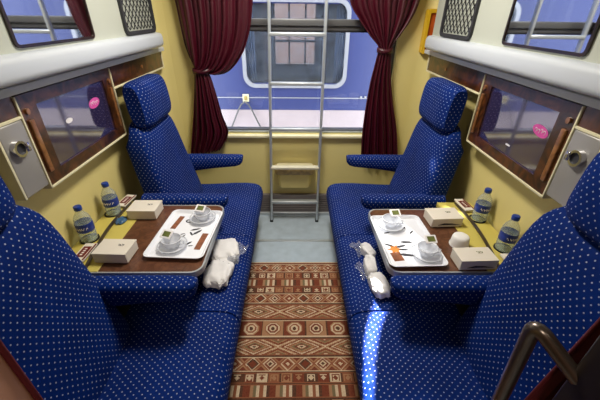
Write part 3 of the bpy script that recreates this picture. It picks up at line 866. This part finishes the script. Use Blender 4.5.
# napkin bundles in film, hanging off the table edge onto the seat
def bundle(lobes, film, label):
    t = thing('napkin_bundle', label, 'napkins', lobes[0][0][:2]+(.458,), 'white napkin bundles in clear film')
    for (cx, cy, cz), (rx_, ry_, rz_), a, seed in lobes:
        b = BM(); bmesh.ops.create_icosphere(b, subdivisions=4, radius=1); rr = random.Random(seed); ph = [rr.uniform(0, 6) for _ in range(4)]
        for v in b.verts:
            x, y, z = v.co
            q = lambda c: math.copysign(abs(c)**.65, c)
            w_ = 1+.06*math.sin(9*x+ph[0]+5*y)+.05*math.sin(11*y+ph[1]-6*z)+.03*math.sin(23*x+17*y+ph[2])
            x, y, z = q(x)*w_, q(y)*w_, q(z)*w_
            v.co = (x*rx_, y*ry_, z*rz_)
        b.transform(Matrix.Translation((cx, cy, cz+.007)) @ Matrix.Rotation(a, 4, 'Z')); obj('napkin', b, 'wrap', t)
    for (cx, cy, cz), (rx_, ry_), a, seed in film:
        b = BM(); rr = random.Random(seed); rows = []
        for j in range(9):
            rows.append([])
            for i in range(9):
                u, v = i/8-.5, j/8-.5
                x, y = u*rx_*2*(1+.3*v), v*ry_*2
                X = cx+x*math.cos(a)-y*math.sin(a); Y = cy+x*math.sin(a)+y*math.cos(a)
                rows[-1].append((X, Y, cz+.012*rr.random()+.01*math.sin(9*u+7*v)))
        loft(b, rows, closed=False, cap=False); obj('film', b, 'film', t)
bundle([((-.375, 1.345, .489), (.076, .085, .030), .12, 1), ((-.372, 1.180, .485), (.062, .088, .028), -.08, 5)], [((-.302, 1.36, .478), (.035, .06), -.3, 3), ((-.335, 1.27, .50), (.05, .05), .4, 8)],
       'white napkin bundle on the seat edge beside the left table')
bundle([((.395, 1.35, .483), (.028, .055, .026), .28, 11), ((.385, 1.235, .485), (.030, .065, .028), -.1, 12), ((.40, 1.10, .484), (.042, .070, .028), .1, 13)], [((.352, 1.38, .475), (.03, .055), .3, 4), ((.35, 1.20, .478), (.03, .06), .1, 6)],
       'slim white napkin bundle on the seat edge beside the right table')

# ------------------------------------------------------------------ outside: the carriage on the next track
t = thing('railway_carriage', 'blue and white railway carriage standing outside the window', 'train', (0, 3.8, -1.0))
YO = 3.8; hx, hz0, hz1 = .545, .88, 1.69
b = BM()
box(b, -6, -hx, YO, YO+.06, .60, 2.6); box(b, hx, 6, YO, YO+.06, .60, 2.6)
box(b, -hx, hx, YO, YO+.06, .60, hz0+.02); box(b, -hx, hx, YO, YO+.06, hz1-.02, 2.6)
obj('side_panel', b, 'tblue', t, smooth=False)
b = BM(); box(b, -6, 6, YO-.006, YO+.05, -.6, .60); obj('lower_band', b, 'tbelt', t, smooth=False)
b = BM(); box(b, -6, 6, YO-.010, YO+.01, .735, .745, .002); obj('body_rib', b, 'tframe', t)
f = lambda a, c, d: (a, d, c)
b = BM(); ringframe(b, rpts(1.15, .87, .13, 8, 0, 1.287), rpts(1.07, .79, .10, 8, 0, 1.287), YO-.02, YO+.05, f)
wf = obj('window_frame', b, 'tframe', t)
b = BM(); prism(b, rpts(1.09, .83, .11, 8, 0, 1.283), YO+.012, YO+.018, f); obj('window_glass', b, 'tglass', wf, smooth=False)
b = BM(); box(b, -hx, hx, YO+.0, YO+.03, 1.50, 1.53); obj('window_bar', b, 'tframe', wf)
# inside of that carriage
b = BM(); box(b, -2.5, 2.5, YO+.06, 6.6, -.02, .0); box(b, -2.5, 2.5, YO+.06, 6.6, 2.4, 2.45)
box(b, -2.5, -2.45, YO+.06, 6.6, 0, 2.4); box(b, 2.45, 2.5, YO+.06, 6.6, 0, 2.4)
box(b, -2.5, -.36, 6.5, 6.6, 0, 2.4); box(b, .36, 2.5, 6.5, 6.6, 0, 2.4); box(b, -.36, .36, 6.5, 6.6, 0, .75); box(b, -.36, .36, 6.5, 6.6, 1.75, 2.4)
obj('inner_wall', b, 'tint', t, smooth=False)
b = BM()
for x in (-.12, .17): box(b, x, x+.03, 6.46, 6.5, .75, 1.75)
box(b, -.36, .36, 6.46, 6.5, 1.12, 1.16); box(b, -.5, .5, 4.6, 4.64, .55, .58); box(b, -.5, .5, 4.6, 5.1, .40, .45)
obj('inner_bars', b, 'tdark', t, smooth=False)
for s in (-1, 1):  # pale blue strips standing in for reflections in the carriage window glass
    b = BM(); rows = []
    for j in range(2):
        rows.append([(s*(.44+.0035*k), YO+.10+.015*math.sin(k*.9), .8+1.0*j) for k in range(32)])
    loft(b, rows, closed=False, cap=False); o = obj('reflection_strip', b, 'treflect', t); m = o.modifiers.new('s', 'SOLIDIFY'); m.thickness = .005
for px, nm in ((-.565, 'catch'), (.83, 'catch')):
    b = BM()
    if px < 0:
        box(b, px-.035, px+.035, YO-.022, YO-.002, .695, .78, .004); obj('catch', b, 'cream', t)
        b = BM(); box(b, px-.02, px+.02, YO-.026, YO-.021, .715, .76, .002); obj('catch_plate', b, 'gold', t)
    else:
        for k in range(3): box(b, px-.08+k*.05, px-.055+k*.05, YO-.02, YO-.0, .735+.01*(k % 2), .765, .003)
        obj('catch', b, 'tframe', t)
b = BM(); c = Vector((-.577, YO-.04, .68))
pts = [(-.79, YO-.05, .33), (-.73, YO-.05, .45), (-.66, YO-.05, .60), (-.62, YO-.045, .67), (-.577, YO-.04, .70), (-.535, YO-.045, .67), (-.495, YO-.05, .60), (-.43, YO-.05, .45), (-.37, YO-.05, .33)]
tube(b, pts, .009, 8); obj('hanging_cable', b, 'frame', t)
b = BM(); box(b, -6, 6, 2.62, 12, -1.1, -1.0); struct('ground', b, 'ground')
b = BM(); box(b, -6, 6, 9.5, 9.7, -1, 2.3); struct('wall_station', b, pmat('pale_station_plaster', (196, 160, 146), .8, var=.15, scale=2))
b = BM(); box(b, -6, 6, YO+.1, 6.7, -1.0, -.6); obj('underframe', b, 'black', t)

# ------------------------------------------------------------------ light
def area(name, loc, sx, sy, e, col, rot=(0, 0, 0)):
    l = bpy.data.lights.new(name, 'AREA'); l.shape = 'RECTANGLE'; l.size = sx; l.size_y = sy; l.energy = e; l.color = col
    o = bpy.data.objects.new(name, l); C.objects.link(o); o.location = loc; o.rotation_euler = rot; return o
area('ceiling_light', (0, 1.62, ZC-.055), .28, .50, 20, (1, .95, .87))
t = thing('jamb_fill_lamp', 'added unseen round corridor ceiling light brightening the door jamb', 'lamp', (0, -.6, ZC-.04))  # out-of-view lamp, added so the tan door jamb is lit
b = BM(); lathe(b, 0, -.6, [(.12, ZC-.001), (.12, ZC-.02), (.10, ZC-.035), (.001, ZC-.04)]); obj('lamp_cover', b, 'lampem', t)
area('jamb_fill_light', (0, -.6, ZC-.05), .2, .2, 4, (1, .86, .7))
# narrow spots added outside the window, standing in for the patches of sunlight
def spot(name, src, dst, ang, e, blend=.1):
    l = bpy.data.lights.new(name, 'SPOT'); l.energy = e; l.spot_size = math.radians(ang); l.spot_blend = blend; l.shadow_soft_size = .01; l.color = (1, .97, .92)
    o = bpy.data.objects.new(name, l); C.objects.link(o); o.location = src
    o.rotation_euler = (Vector(dst)-Vector(src)).to_track_quat('-Z', 'Y').to_euler(); return o
spot('sun_patch_spot', (-.25, 3.55, 2.45), (.49, 1.22, .69), 4.6, 560, .6)
for dx, dy, an in ((.388, .995, 1.0), (.366, .955, .85), (.345, .915, .75), (.326, .875, .62), (.309, .835, .5), (.294, .79, .4), (.276, .73, .3), (.262, .69, .3), (.248, .64, .25)):
    spot('sun_patch_spot', (-.10, 3.4, 2.4), (dx, dy, .455), an*.68, 5200, .3)
spot('sun_patch_spot', (-.25, 3.55, 2.6), (.76, 1.64, .86), 2.0, 1100, .9)
W = bpy.data.worlds.new('sky'); S.world = W; W.use_nodes = True
bg = W.node_tree.nodes['Background']; bg.inputs[0].default_value = (.88, .93, 1, 1); bg.inputs[1].default_value = 3.0

# ------------------------------------------------------------------ camera
cam = bpy.data.cameras.new('camera'); co = bpy.data.objects.new('camera', cam); C.objects.link(co)
co.location = (0, 0, 1.6); co.rotation_euler = (Matrix.Rotation(math.radians(-1.1), 3, 'Z') @ Matrix.Rotation(math.radians(90-30.4), 3, 'X') @ Matrix.Rotation(math.radians(.7), 3, 'Z')).to_euler()
cam.sensor_width = 36; cam.lens = 321/600*36; cam.clip_start = .02
S.camera = co
S.view_settings.view_transform = 'Standard'; S.view_settings.look = 'None'; S.view_settings.exposure = .5; S.view_settings.gamma = 1
S.view_settings.use_curve_mapping = False
